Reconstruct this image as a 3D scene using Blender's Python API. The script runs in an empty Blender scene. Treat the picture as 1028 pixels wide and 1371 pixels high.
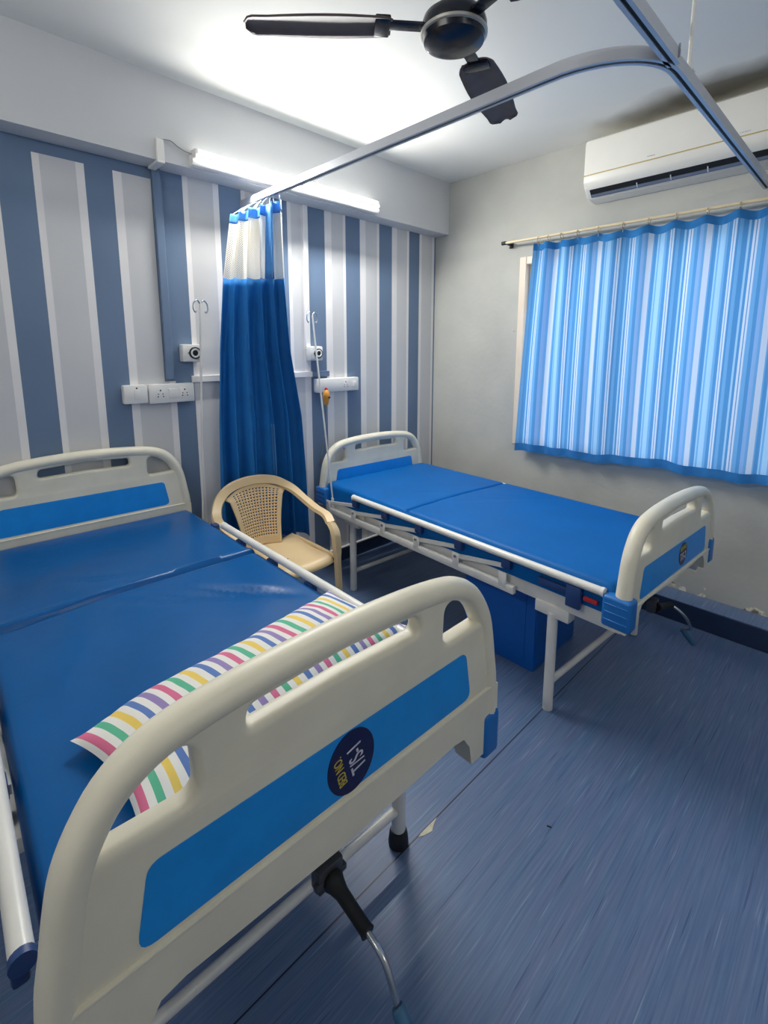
import bpy, bmesh, math, random
from mathutils import Vector, Matrix, Euler, noise
random.seed(7)
PI = math.pi
S = bpy.context.scene
C = S.collection
R = math.radians

# ------------------------------------------------------------------ helpers
def lin(c):
    out = []
    for v in c[:3]:
        v = v / 255.0
        out.append(v / 12.92 if v <= 0.04045 else ((v + 0.055) / 1.055) ** 2.4)
    return (out[0], out[1], out[2], 1.0)

def mat(name, col, rough=0.5, metal=0.0, spec=0.5, var=0.0, vscale=6.0, bump=0.0, bscale=60.0, coat=0.0, sss=0.0):
    m = bpy.data.materials.new(name); m.use_nodes = True
    nt = m.node_tree; b = nt.nodes['Principled BSDF']
    c = lin(col)
    b.inputs['Base Color'].default_value = c
    b.inputs['Roughness'].default_value = rough
    b.inputs['Metallic'].default_value = metal
    b.inputs['Specular IOR Level'].default_value = spec
    b.inputs['Coat Weight'].default_value = coat
    tc = nt.nodes.new('ShaderNodeTexCoord')
    if var > 0:
        n = nt.nodes.new('ShaderNodeTexNoise'); n.inputs['Scale'].default_value = vscale
        n.inputs['Detail'].default_value = 5
        nt.links.new(tc.outputs['Object'], n.inputs['Vector'])
        rmp = nt.nodes.new('ShaderNodeValToRGB')
        rmp.color_ramp.elements[0].position = 0.3; rmp.color_ramp.elements[1].position = 0.7
        rmp.color_ramp.elements[0].color = tuple(v * (1 - var) for v in c[:3]) + (1,)
        rmp.color_ramp.elements[1].color = tuple(min(1, v * (1 + var)) for v in c[:3]) + (1,)
        nt.links.new(n.outputs['Fac'], rmp.inputs['Fac'])
        nt.links.new(rmp.outputs['Color'], b.inputs['Base Color'])
    if bump > 0:
        n2 = nt.nodes.new('ShaderNodeTexNoise'); n2.inputs['Scale'].default_value = bscale
        n2.inputs['Detail'].default_value = 4
        nt.links.new(tc.outputs['Object'], n2.inputs['Vector'])
        bp = nt.nodes.new('ShaderNodeBump'); bp.inputs['Strength'].default_value = bump
        bp.inputs['Distance'].default_value = 0.01
        nt.links.new(n2.outputs['Fac'], bp.inputs['Height'])
        nt.links.new(bp.outputs['Normal'], b.inputs['Normal'])
    return m

def box(bm, c, s, bevel=0.0, rot=None, seg=2):
    r = bmesh.ops.create_cube(bm, size=1.0)
    vs = r['verts']
    bmesh.ops.scale(bm, verts=vs, vec=s)
    if bevel > 0:
        es = list({e for v in vs for e in v.link_edges})
        rb = bmesh.ops.bevel(bm, geom=es, offset=bevel, segments=seg, profile=0.5, affect='EDGES')
        fs = set(rb['faces'])
        vv = {v for f in fs for v in f.verts}
        # flood to whole island
        stack = list(vv); seen = set(vv)
        while stack:
            v = stack.pop()
            for e in v.link_edges:
                o = e.other_vert(v)
                if o not in seen: seen.add(o); stack.append(o)
        vs = list(seen)
    if rot is not None:
        bmesh.ops.rotate(bm, verts=vs, cent=(0, 0, 0), matrix=rot)
    bmesh.ops.translate(bm, verts=vs, vec=c)
    return vs

def bx(bm, x0, x1, y0, y1, z0, z1, bevel=0.0, seg=2):
    return box(bm, ((x0 + x1) / 2, (y0 + y1) / 2, (z0 + z1) / 2), (abs(x1 - x0), abs(y1 - y0), abs(z1 - z0)), bevel, None, seg)

def smooth_path(pts, n=8):
    """Catmull-Rom resample"""
    P = [Vector(p) for p in pts]
    out = []
    for i in range(len(P) - 1):
        p0 = P[max(i - 1, 0)]; p1 = P[i]; p2 = P[i + 1]; p3 = P[min(i + 2, len(P) - 1)]
        for k in range(n):
            t = k / n
            out.append(0.5 * ((2 * p1) + (p2 - p0) * t + (2 * p0 - 5 * p1 + 4 * p2 - p3) * t * t + (3 * p1 - p0 - 3 * p2 + p3) * t ** 3))
    out.append(P[-1])
    return out

def sweep(bm, pts, prof, closed=False, up=None, scale=None, caps=True):
    """sweep a closed 2-D profile along pts; profile x -> side, y -> normal"""
    P = [Vector(p) for p in pts]; n = len(P); rings = []
    def tangent(i):
        if closed: return (P[(i + 1) % n] - P[i - 1]).normalized()
        a = P[max(i - 1, 0)]; b = P[min(i + 1, n - 1)]
        return (b - a).normalized()
    t0 = tangent(0)
    nrm = Vector(up) if up is not None else (Vector((0, 0, 1)) if abs(t0.z) < 0.9 else Vector((1, 0, 0)))
    for i in range(n):
        t = tangent(i)
        if up is not None: base = Vector(up)
        else: base = nrm
        nn = base - t * base.dot(t)
        if nn.length < 1e-6: nn = t.orthogonal()
        nn.normalize(); nrm = nn
        sd = t.cross(nn).normalized()
        k = scale[i] if scale else 1.0
        if not isinstance(k, tuple): k = (k, k)
        rings.append([bm.verts.new(P[i] + sd * (a * k[0]) + nn * (b * k[1])) for a, b in prof])
    m = len(prof)
    rng = range(n) if closed else range(n - 1)
    for i in rng:
        A = rings[i]; B = rings[(i + 1) % n]
        for j in range(m):
            bm.faces.new((A[j], A[(j + 1) % m], B[(j + 1) % m], B[j]))
    if not closed and caps:
        bm.faces.new(list(reversed(rings[0]))); bm.faces.new(rings[-1])

def circ(r, n=14, ry=None):
    ry = r if ry is None else ry
    return [(r * math.cos(2 * PI * k / n), ry * math.sin(2 * PI * k / n)) for k in range(n)]

def tube(bm, pts, r, n=14, closed=False, scale=None, up=None):
    sweep(bm, pts, circ(r, n), closed, up, scale)

def lathe(bm, prof, n=32, axis='z', c=(0, 0, 0)):
    """prof: (radius, height) pairs"""
    rings = []
    for r, h in prof:
        ring = []
        for k in range(n):
            a = 2 * PI * k / n
            p = (r * math.cos(a), r * math.sin(a), h)
            if axis == 'y': p = (p[0], p[2], p[1])
            if axis == 'x': p = (p[2], p[0], p[1])
            ring.append(bm.verts.new((p[0] + c[0], p[1] + c[1], p[2] + c[2])))
        rings.append(ring)
    for A, B in zip(rings, rings[1:]):
        for k in range(n):
            bm.faces.new((A[k], A[(k + 1) % n], B[(k + 1) % n], B[k]))
    if prof[0][0] > 1e-6: bm.faces.new(list(reversed(rings[0])))
    if prof[-1][0] > 1e-6: bm.faces.new(rings[-1])

def prism(bm, poly, h0, h1, axis='y'):
    """extrude a 2-D polygon; axis y: poly=(x,z); axis z: poly=(x,y); axis x: poly=(y,z)"""
    def P(a, b, h):
        return {'y': (a, h, b), 'z': (a, b, h), 'x': (h, a, b)}[axis]
    A = [bm.verts.new(P(a, b, h0)) for a, b in poly]; B = [bm.verts.new(P(a, b, h1)) for a, b in poly]
    n = len(poly)
    for k in range(n): bm.faces.new((A[k], A[(k + 1) % n], B[(k + 1) % n], B[k]))
    bm.faces.new(list(reversed(A))); bm.faces.new(B)

def grid(bm, fn, nu, nv, uvname='UVMap', closed_u=False):
    uv = bm.loops.layers.uv.get(uvname) or bm.loops.layers.uv.new(uvname)
    V = [[bm.verts.new(fn(i / nu, j / nv)) for i in range(nu + 1)] for j in range(nv + 1)]
    for j in range(nv):
        for i in range(nu):
            f = bm.faces.new((V[j][i], V[j][i + 1], V[j + 1][i + 1], V[j + 1][i]))
            for l, (a, b) in zip(f.loops, ((i, j), (i + 1, j), (i + 1, j + 1), (i, j + 1))):
                l[uv].uv = (a / nu, b / nv)
    return V

def new(): return bmesh.new()

def finish(me, m, smooth=True, ang=38):
    if m is not None:
        if isinstance(m, (list, tuple)):
            for k in m: me.materials.append(k)
        else: me.materials.append(m)
    me.polygons.foreach_set('use_smooth', [smooth] * len(me.polygons))
    if smooth: me.set_sharp_from_angle(angle=R(ang))
    me.update()

def obj(name, bm, m, parent=None, smooth=True, ang=38, recalc=True):
    if recalc: bmesh.ops.recalc_face_normals(bm, faces=bm.faces)
    me = bpy.data.meshes.new(name); bm.to_mesh(me); bm.free()
    finish(me, m, smooth, ang)
    o = bpy.data.objects.new(name, me); C.objects.link(o)
    if parent is not None: o.parent = parent
    return o

def solid(o, t, off=0):
    md = o.modifiers.new('thickness', 'SOLIDIFY'); md.thickness = t; md.offset = off
    return o

def tag(o, label, cat, group=None):
    o['label'] = label; o['category'] = cat
    if group: o['group'] = group
    return o

def thing(name, label, cat, loc=(0, 0, 0), rz=0.0, group=None):
    o = bpy.data.objects.new(name, None); C.objects.link(o)
    o.empty_display_size = 0.1
    o.location = loc; o.rotation_euler = (0, 0, rz)
    return tag(o, label, cat, group)

def struct(name, bm, m, parent=None, smooth=False, recalc=True):
    o = obj(name, bm, m, parent, smooth, recalc=recalc)
    if parent is None: o['kind'] = 'structure'
    return o

def shape2d(name, loops, half, bev, m, parent, res=6):
    """flat plate in local x-z with holes, thickness along y, rounded rims"""
    cu = bpy.data.curves.new(name, 'CURVE'); cu.dimensions = '2D'; cu.fill_mode = 'BOTH'
    cu.extrude = max(half - bev, 0.0001); cu.bevel_depth = bev; cu.bevel_resolution = 3; cu.offset = -bev
    for lp in loops:
        sp = cu.splines.new('POLY'); sp.points.add(len(lp) - 1); sp.use_cyclic_u = True
        for p, (a, b) in zip(sp.points, lp): p.co = (a, b, 0, 1)
    t = bpy.data.objects.new('tmp', cu); C.objects.link(t)
    dg = bpy.context.evaluated_depsgraph_get(); dg.update()
    me = bpy.data.meshes.new_from_object(t.evaluated_get(dg))
    bpy.data.objects.remove(t); bpy.data.curves.remove(cu)
    me.transform(Matrix.Rotation(PI / 2, 4, 'X'))
    me.name = name
    me.materials.clear()
    bm = bmesh.new(); bm.from_mesh(me); bmesh.ops.remove_doubles(bm, verts=bm.verts, dist=1e-5)
    bm.to_mesh(me); bm.free()
    finish(me, m, True, 40)
    o = bpy.data.objects.new(name, me); C.objects.link(o)
    if parent is not None: o.parent = parent
    return o

def text(name, body, size, m, parent, M, xs=1.0, depth=0.0006):
    cu = bpy.data.curves.new(name, 'FONT'); cu.body = body; cu.size = size
    cu.align_x = 'CENTER'; cu.align_y = 'CENTER'; cu.extrude = depth
    t = bpy.data.objects.new('tmp', cu); C.objects.link(t)
    dg = bpy.context.evaluated_depsgraph_get(); dg.update()
    me = bpy.data.meshes.new_from_object(t.evaluated_get(dg))
    bpy.data.objects.remove(t); bpy.data.curves.remove(cu)
    me.transform(M @ Matrix.Diagonal((xs, 1, 1, 1)))
    me.name = name; me.materials.clear(); finish(me, m, False)
    o = bpy.data.objects.new(name, me); C.objects.link(o); o.parent = parent
    return o

def rounded(poly, r, n=5):
    """round the corners of a polygon; r scalar or list"""
    out = []; N = len(poly)
    for i in range(N):
        p = Vector(poly[i]); a = Vector(poly[i - 1]); b = Vector(poly[(i + 1) % N])
        rr = r[i] if isinstance(r, (list, tuple)) else r
        if rr <= 0: out.append(tuple(p)); continue
        u = (a - p); v = (b - p); lu = u.length; lv = v.length; u.normalize(); v.normalize()
        half = math.acos(max(-1, min(1, u.dot(v)))) / 2
        d = min(rr / math.tan(half), lu * 0.49, lv * 0.49)
        A = p + u * d; B = p + v * d
        for k in range(n + 1):
            t = k / n
            q = A * (1 - t) ** 2 + p * 2 * t * (1 - t) + B * t * t
            out.append((q.x, q.y))
    return out

# ------------------------------------------------------------------ materials
M = {}
M['ivory'] = mat('ivory_plastic', (230, 224, 204), 0.42, var=0.05, vscale=9, bump=0.02, bscale=300)
M['blue_inset'] = mat('blue_inset', (20, 146, 230), 0.45, var=0.06, vscale=14)
M['bumper'] = mat('blue_bumper', (30, 112, 190), 0.4)
M['vinyl'] = mat('blue_vinyl', (0, 84, 148), 0.30, spec=.36, var=0.07, vscale=5, bump=0.05, bscale=22)
M['vinyl2'] = mat('blue_vinyl_brighter', (0, 96, 170), 0.5, spec=.2, var=0.06, vscale=5, bump=0.03, bscale=18)
M['white_metal'] = mat('white_enamel', (226, 224, 218), 0.32, var=0.04, vscale=12)
M['grey_metal'] = mat('grey_steel', (150, 155, 162), 0.35, metal=0.6)
M['steel'] = mat('bright_steel', (190, 194, 198), 0.25, metal=1.0)
M['alu'] = mat('aluminium_track', (200, 203, 210), 0.42, metal=0.3)
M['rubber'] = mat('black_rubber', (24, 26, 28), 0.55)
M['dark'] = mat('dark_slot', (14, 18, 24), 0.6)
M['clamp'] = mat('navy_clamp', (38, 66, 120), 0.45)
M['red'] = mat('red_tab', (190, 45, 50), 0.45)
M['crank_joint'] = mat('crank_joint_steel', (84, 86, 90), 0.4, metal=0.5)
M['grip'] = mat('crank_grip', (62, 106, 140), 0.45)
M['fan'] = mat('fan_brown', (92, 78, 76), 0.55, var=0.15, vscale=20)
M['fan_hub'] = mat('fan_hub_dark', (22, 26, 38), 0.22)
M['fan_trim'] = mat('fan_trim_silver', (190, 188, 178), 0.35, metal=0.4)
M['white_plastic'] = mat('white_plastic', (232, 230, 226), 0.35)
M['ac_white'] = mat('air_conditioner_white', (232, 230, 222), 0.38, var=0.02)
M['gold'] = mat('gold_line', (190, 172, 110), 0.4, metal=0.3)
M['chair'] = mat('beige_plastic', (222, 196, 152), 0.4, var=0.05, vscale=7)
M['locker'] = mat('locker_blue', (8, 96, 184), 0.45, var=0.04)
M['navy'] = mat('badge_navy', (14, 20, 74), 0.4)
M['gold_txt'] = mat('badge_gold', (206, 186, 70), 0.5)
M['white_txt'] = mat('badge_white', (216, 216, 226), 0.5)
M['orange'] = mat('orange_plastic', (214, 150, 60), 0.4, var=0.15, vscale=60)
M['cubicle'] = mat('cubicle_fabric', (22, 120, 192), 0.7, var=0.08, vscale=10, bump=0.02, bscale=200)
M['cubicle_light'] = mat('cubicle_band', (70, 138, 206), 0.7, var=0.08, vscale=30)
M['strap'] = mat('pale_stitch', (96, 150, 200), 0.7)
M['rod'] = mat('cream_rod', (226, 208, 172), 0.35)
M['ring'] = mat('ring_brass', (176, 158, 124), 0.3, metal=0.7)
M['frame_cream'] = mat('window_frame_cream', (226, 210, 190), 0.45, var=0.03)
M['cap_black'] = mat('black_cap', (40, 40, 40), 0.5)
M['navy_vinyl'] = mat('navy_skirting', (34, 52, 82), 0.4, var=0.1, vscale=10)
M['chip'] = mat('chipped_screed', (214, 208, 186), 0.8, var=0.15, vscale=60)

# wall paints
M['w_dark'] = mat('paint_slate_blue', (102, 123, 150), 0.75, var=0.06, vscale=3, bump=0.03, bscale=40)
M['w_grey'] = mat('paint_pale_grey', (203, 203, 204), 0.75, var=0.03, vscale=3, bump=0.03, bscale=40)
M['w_white'] = mat('paint_white_line', (230, 227, 226), 0.7, var=0.02, vscale=8)
M['beam'] = mat('paint_beam', (206, 207, 209), 0.75, var=0.03, vscale=2, bump=0.03, bscale=30)

def ceiling_mat():
    m = mat('ceiling_paint', (240, 239, 232), 0.8)
    nt = m.node_tree; b = nt.nodes['Principled BSDF']
    tc = nt.nodes.new('ShaderNodeTexCoord')
    # dusty stain on the ceiling above the air conditioner outlet
    mp = nt.nodes.new('ShaderNodeMapping'); mp.inputs['Location'].default_value = (-2.98, -0.75, 0)
    mp.vector_type = 'POINT'; mp.inputs['Scale'].default_value = (1, 1, 1)
    sub = nt.nodes.new('ShaderNodeVectorMath'); sub.operation = 'SUBTRACT'; sub.inputs[1].default_value = (2.92, 0.72, 2.73)
    nt.links.new(tc.outputs['Object'], sub.inputs[0])
    sc = nt.nodes.new('ShaderNodeVectorMath'); sc.operation = 'MULTIPLY'; sc.inputs[1].default_value = (3.6, 1.15, 0)
    nt.links.new(sub.outputs[0], sc.inputs[0])
    ln = nt.nodes.new('ShaderNodeVectorMath'); ln.operation = 'LENGTH'
    nt.links.new(sc.outputs[0], ln.inputs[0])
    n = nt.nodes.new('ShaderNodeTexNoise'); n.inputs['Scale'].default_value = 4; n.inputs['Detail'].default_value = 6
    nt.links.new(tc.outputs['Object'], n.inputs['Vector'])
    ad = nt.nodes.new('ShaderNodeMath'); ad.operation = 'MULTIPLY_ADD'; ad.inputs[1].default_value = 0.5
    nt.links.new(n.outputs['Fac'], ad.inputs[0]); nt.links.new(ln.outputs['Value'], ad.inputs[2])
    rp = nt.nodes.new('ShaderNodeValToRGB')
    rp.color_ramp.elements[0].position = 0.5; rp.color_ramp.elements[0].color = lin((138, 134, 122))
    rp.color_ramp.elements[1].position = 1.35 if False else 1.0; rp.color_ramp.elements[1].color = lin((240, 239, 232))
    nt.links.new(ad.outputs[0], rp.inputs['Fac']); nt.links.new(rp.outputs['Color'], b.inputs['Base Color'])
    return m
M['ceiling'] = ceiling_mat()

def right_wall_mat():
    m = mat('paint_warm_grey', (196, 196, 188), 0.75)
    nt = m.node_tree; b = nt.nodes['Principled BSDF']
    tc = nt.nodes.new('ShaderNodeTexCoord')
    n = nt.nodes.new('ShaderNodeTexNoise'); n.inputs['Scale'].default_value = 9; n.inputs['Detail'].default_value = 7
    nt.links.new(tc.outputs['Object'], n.inputs['Vector'])
    sep = nt.nodes.new('ShaderNodeSeparateXYZ'); nt.links.new(tc.outputs['Object'], sep.inputs[0])
    # peeling plaster only close to the ledge
    mr = nt.nodes.new('ShaderNodeMapRange'); mr.inputs['From Min'].default_value = 0.12; mr.inputs['From Max'].default_value = 0.26
    mr.inputs['To Min'].default_value = 0.17; mr.inputs['To Max'].default_value = -0.12
    nt.links.new(sep.outputs['Z'], mr.inputs['Value'])
    ad = nt.nodes.new('ShaderNodeMath'); ad.operation = 'ADD'
    nt.links.new(n.outputs['Fac'], ad.inputs[0]); nt.links.new(mr.outputs[0], ad.inputs[1])
    rp = nt.nodes.new('ShaderNodeValToRGB'); rp.color_ramp.interpolation = 'EASE'
    e = rp.color_ramp.elements
    e[0].position = 0.62; e[0].color = (0, 0, 0, 1); e[1].position = 0.66; e[1].color = (1, 1, 1, 1)
    nt.links.new(ad.outputs[0], rp.inputs['Fac'])
    n3 = nt.nodes.new('ShaderNodeTexNoise'); n3.inputs['Scale'].default_value = 2.2; n3.inputs['Detail'].default_value = 5
    nt.links.new(tc.outputs['Object'], n3.inputs['Vector'])
    r3 = nt.nodes.new('ShaderNodeValToRGB'); e = r3.color_ramp.elements
    e[0].position = 0.35; e[0].color = lin((172, 172, 167)); e[1].position = 0.65; e[1].color = lin((185, 185, 178))
    nt.links.new(n3.outputs['Fac'], r3.inputs['Fac'])
    n2 = nt.nodes.new('ShaderNodeTexNoise'); n2.inputs['Scale'].default_value = 30; n2.inputs['Detail'].default_value = 3
    nt.links.new(tc.outputs['Object'], n2.inputs['Vector'])
    r2 = nt.nodes.new('ShaderNodeValToRGB'); e = r2.color_ramp.elements
    e[0].position = 0.4; e[0].color = lin((120, 112, 98)); e[1].position = 0.55; e[1].color = lin((232, 226, 206))
    nt.links.new(n2.outputs['Fac'], r2.inputs['Fac'])
    mx = nt.nodes.new('ShaderNodeMix'); mx.data_type = 'RGBA'
    nt.links.new(rp.outputs['Color'], mx.inputs['Factor'])
    nt.links.new(r3.outputs['Color'], mx.inputs[6]); nt.links.new(r2.outputs['Color'], mx.inputs[7])
    nt.links.new(mx.outputs[2], b.inputs['Base Color'])
    bp = nt.nodes.new('ShaderNodeBump'); bp.inputs['Strength'].default_value = 0.15; bp.inputs['Distance'].default_value = 0.01
    nt.links.new(n2.outputs['Fac'], bp.inputs['Height']); nt.links.new(bp.outputs['Normal'], b.inputs['Normal'])
    return m
M['w_right'] = right_wall_mat()

def floor_mat():
    m = mat('streaked_vinyl', (84, 104, 146), 0.42)
    nt = m.node_tree; b = nt.nodes['Principled BSDF']
    tc = nt.nodes.new('ShaderNodeTexCoord')
    def streak(sx, sy, detail, ofs):
        mp = nt.nodes.new('ShaderNodeMapping'); mp.inputs['Scale'].default_value = (sx, sy, 1)
        mp.inputs['Location'].default_value = (ofs, ofs * 1.7, 0)
        nt.links.new(tc.outputs['Object'], mp.inputs['Vector'])
        n = nt.nodes.new('ShaderNodeTexNoise'); n.inputs['Scale'].default_value = 1.0; n.inputs['Detail'].default_value = detail
        nt.links.new(mp.outputs[0], n.inputs['Vector'])
        return n
    a = streak(5, 160, 2, 0.0)       # fine streaks
    c = streak(1.2, 26, 3, 4.3)      # broad tone bands
    d = streak(4.2, 120, 1, 9.1)       # sparse bright dashes
    e2 = streak(3.6, 120, 1, 15.0)     # sparse dark dashes
    r1 = nt.nodes.new('ShaderNodeValToRGB'); e = r1.color_ramp.elements
    e[0].position = 0.3; e[0].color = lin((74, 102, 140)); e[1].position = 0.7; e[1].color = lin((108, 134, 166))
    nt.links.new(a.outputs['Fac'], r1.inputs['Fac'])
    r2 = nt.nodes.new('ShaderNodeValToRGB'); e = r2.color_ramp.elements
    e[0].position = 0.35; e[0].color = lin((82, 110, 148)); e[1].position = 0.65; e[1].color = lin((106, 112, 152))
    nt.links.new(c.outputs['Fac'], r2.inputs['Fac'])
    mx = nt.nodes.new('ShaderNodeMix'); mx.data_type = 'RGBA'; mx.inputs['Factor'].default_value = 0.45
    nt.links.new(r1.outputs['Color'], mx.inputs[6]); nt.links.new(r2.outputs['Color'], mx.inputs[7])
    rd = nt.nodes.new('ShaderNodeValToRGB'); e = rd.color_ramp.elements
    e[0].position = 0.66; e[0].color = (0, 0, 0, 1); e[1].position = 0.74; e[1].color = (0.55, 0.55, 0.55, 1)
    nt.links.new(d.outputs['Fac'], rd.inputs['Fac'])
    mx2 = nt.nodes.new('ShaderNodeMix'); mx2.data_type = 'RGBA'
    nt.links.new(rd.outputs['Color'], mx2.inputs['Factor']); nt.links.new(mx.outputs[2], mx2.inputs[6])
    mx2.inputs[7].default_value = lin((140, 158, 188))
    rk = nt.nodes.new('ShaderNodeValToRGB'); e = rk.color_ramp.elements
    e[0].position = 0.66; e[0].color = (0, 0, 0, 1); e[1].position = 0.74; e[1].color = (0.6, 0.6, 0.6, 1)
    nt.links.new(e2.outputs['Fac'], rk.inputs['Fac'])
    mx3 = nt.nodes.new('ShaderNodeMix'); mx3.data_type = 'RGBA'
    nt.links.new(rk.outputs['Color'], mx3.inputs['Factor']); nt.links.new(mx2.outputs[2], mx3.inputs[6])
    mx3.inputs[7].default_value = lin((46, 68, 112))
    # welded seam between two vinyl sheets
    sep = nt.nodes.new('ShaderNodeSeparateXYZ'); nt.links.new(tc.outputs['Object'], sep.inputs[0])
    cp = nt.nodes.new('ShaderNodeMath'); cp.operation = 'COMPARE'; cp.inputs[1].default_value = 0.858; cp.inputs[2].default_value = 0.0022
    nt.links.new(sep.outputs['Y'], cp.inputs[0])
    mx4 = nt.nodes.new('ShaderNodeMix'); mx4.data_type = 'RGBA'
    nt.links.new(cp.outputs[0], mx4.inputs['Factor']); nt.links.new(mx3.outputs[2], mx4.inputs[6])
    mx4.inputs[7].default_value = lin((24, 34, 52))
    nt.links.new(mx4.outputs[2], b.inputs['Base Color'])
    bp = nt.nodes.new('ShaderNodeBump'); bp.inputs['Strength'].default_value = 0.08; bp.inputs['Distance'].default_value = 0.005
    nt.links.new(a.outputs['Fac'], bp.inputs['Height']); nt.links.new(bp.outputs['Normal'], b.inputs['Normal'])
    return m
M['floor'] = floor_mat()

def stripe_ramp(nt, src, stops):
    rp = nt.nodes.new('ShaderNodeValToRGB'); rp.color_ramp.interpolation = 'CONSTANT'
    els = rp.color_ramp.elements
    while len(els) > 1: els.remove(els[-1])
    els[0].position = stops[0][0]; els[0].color = lin(stops[0][1])
    for p, c in stops[1:]:
        e = els.new(p); e.color = lin(c)
    nt.links.new(src, rp.inputs['Fac'])
    return rp

def window_curtain_mat():
    m = bpy.data.materials.new('striped_curtain_fabric'); m.use_nodes = True
    nt = m.node_tree; out = nt.nodes['Material Output']; nt.nodes.remove(nt.nodes['Principled BSDF'])
    uv = nt.nodes.new('ShaderNodeUVMap'); sep = nt.nodes.new('ShaderNodeSeparateXYZ')
    nt.links.new(uv.outputs[0], sep.inputs[0])
    mul = nt.nodes.new('ShaderNodeMath'); mul.operation = 'MULTIPLY'; mul.inputs[1].default_value = 7.5
    nt.links.new(sep.outputs['X'], mul.inputs[0])
    fr = nt.nodes.new('ShaderNodeMath'); fr.operation = 'FRACT'; nt.links.new(mul.outputs[0], fr.inputs[0])
    D = (84, 146, 204); B = (110, 168, 222); L = (154, 198, 236); W = (198, 214, 238); P = (134, 174, 226)
    stops = [(0, B), (.05, D), (.12, L), (.15, D), (.19, W), (.225, D), (.24, W), (.27, B), (.34, D), (.40, P), (.46, B), (.50, W), (.58, B), (.60, D),
             (.66, L), (.68, B), (.71, L), (.80, B), (.84, D), (.90, W), (.925, B), (.94, W), (.965, D)]
    rp = stripe_ramp(nt, fr.outputs[0], stops)
    df = nt.nodes.new('ShaderNodeBsdfDiffuse'); tr = nt.nodes.new('ShaderNodeBsdfTranslucent')
    nt.links.new(rp.outputs['Color'], df.inputs['Color']); nt.links.new(rp.outputs['Color'], tr.inputs['Color'])
    mx = nt.nodes.new('ShaderNodeMixShader'); mx.inputs[0].default_value = 0.5
    nt.links.new(df.outputs[0], mx.inputs[1]); nt.links.new(tr.outputs[0], mx.inputs[2])
    nt.links.new(mx.outputs[0], out.inputs['Surface'])
    return m
M['wcurtain'] = window_curtain_mat()

def hem_mat():
    m = bpy.data.materials.new('curtain_hem_fabric'); m.use_nodes = True
    nt = m.node_tree; out = nt.nodes['Material Output']; nt.nodes.remove(nt.nodes['Principled BSDF'])
    df = nt.nodes.new('ShaderNodeBsdfDiffuse'); tr = nt.nodes.new('ShaderNodeBsdfTranslucent')
    tc = nt.nodes.new('ShaderNodeTexCoord'); n = nt.nodes.new('ShaderNodeTexNoise'); n.inputs['Scale'].default_value = 12
    nt.links.new(tc.outputs['Object'], n.inputs['Vector'])
    rp = nt.nodes.new('ShaderNodeValToRGB'); rp.color_ramp.elements[0].color = lin((36, 104, 170)); rp.color_ramp.elements[1].color = lin((70, 138, 200))
    nt.links.new(n.outputs['Fac'], rp.inputs['Fac'])
    nt.links.new(rp.outputs['Color'], df.inputs['Color']); nt.links.new(rp.outputs['Color'], tr.inputs['Color'])
    mx = nt.nodes.new('ShaderNodeMixShader'); mx.inputs[0].default_value = 0.25
    nt.links.new(df.outputs[0], mx.inputs[1]); nt.links.new(tr.outputs[0], mx.inputs[2])
    nt.links.new(mx.outputs[0], out.inputs['Surface'])
    return m
M['hem'] = hem_mat()

def pillow_mat():
    m = mat('striped_cotton', (235, 232, 226), 0.85, bump=0.04, bscale=60)
    nt = m.node_tree; b = nt.nodes['Principled BSDF']
    uv = nt.nodes.new('ShaderNodeUVMap'); sep = nt.nodes.new('ShaderNodeSeparateXYZ')
    nt.links.new(uv.outputs[0], sep.inputs[0])
    mul = nt.nodes.new('ShaderNodeMath'); mul.operation = 'MULTIPLY'; mul.inputs[1].default_value = 5.0
    nt.links.new(sep.outputs['X'], mul.inputs[0])
    fr = nt.nodes.new('ShaderNodeMath'); fr.operation = 'FRACT'; nt.links.new(mul.outputs[0], fr.inputs[0])
    Wt = (232, 230, 224)
    cols = [(214, 108, 144), (92, 182, 146), (236, 204, 100), (92, 124, 186), (150, 132, 184)]
    stops = []
    for i, c in enumerate(cols):
        stops += [(i * 0.2, Wt), (i * 0.2 + 0.05, c), (i * 0.2 + 0.15, Wt)]
    rp = stripe_ramp(nt, fr.outputs[0], stops)
    nt.links.new(rp.outputs['Color'], b.inputs['Base Color'])
    return m
M['pillow'] = pillow_mat()

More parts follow.
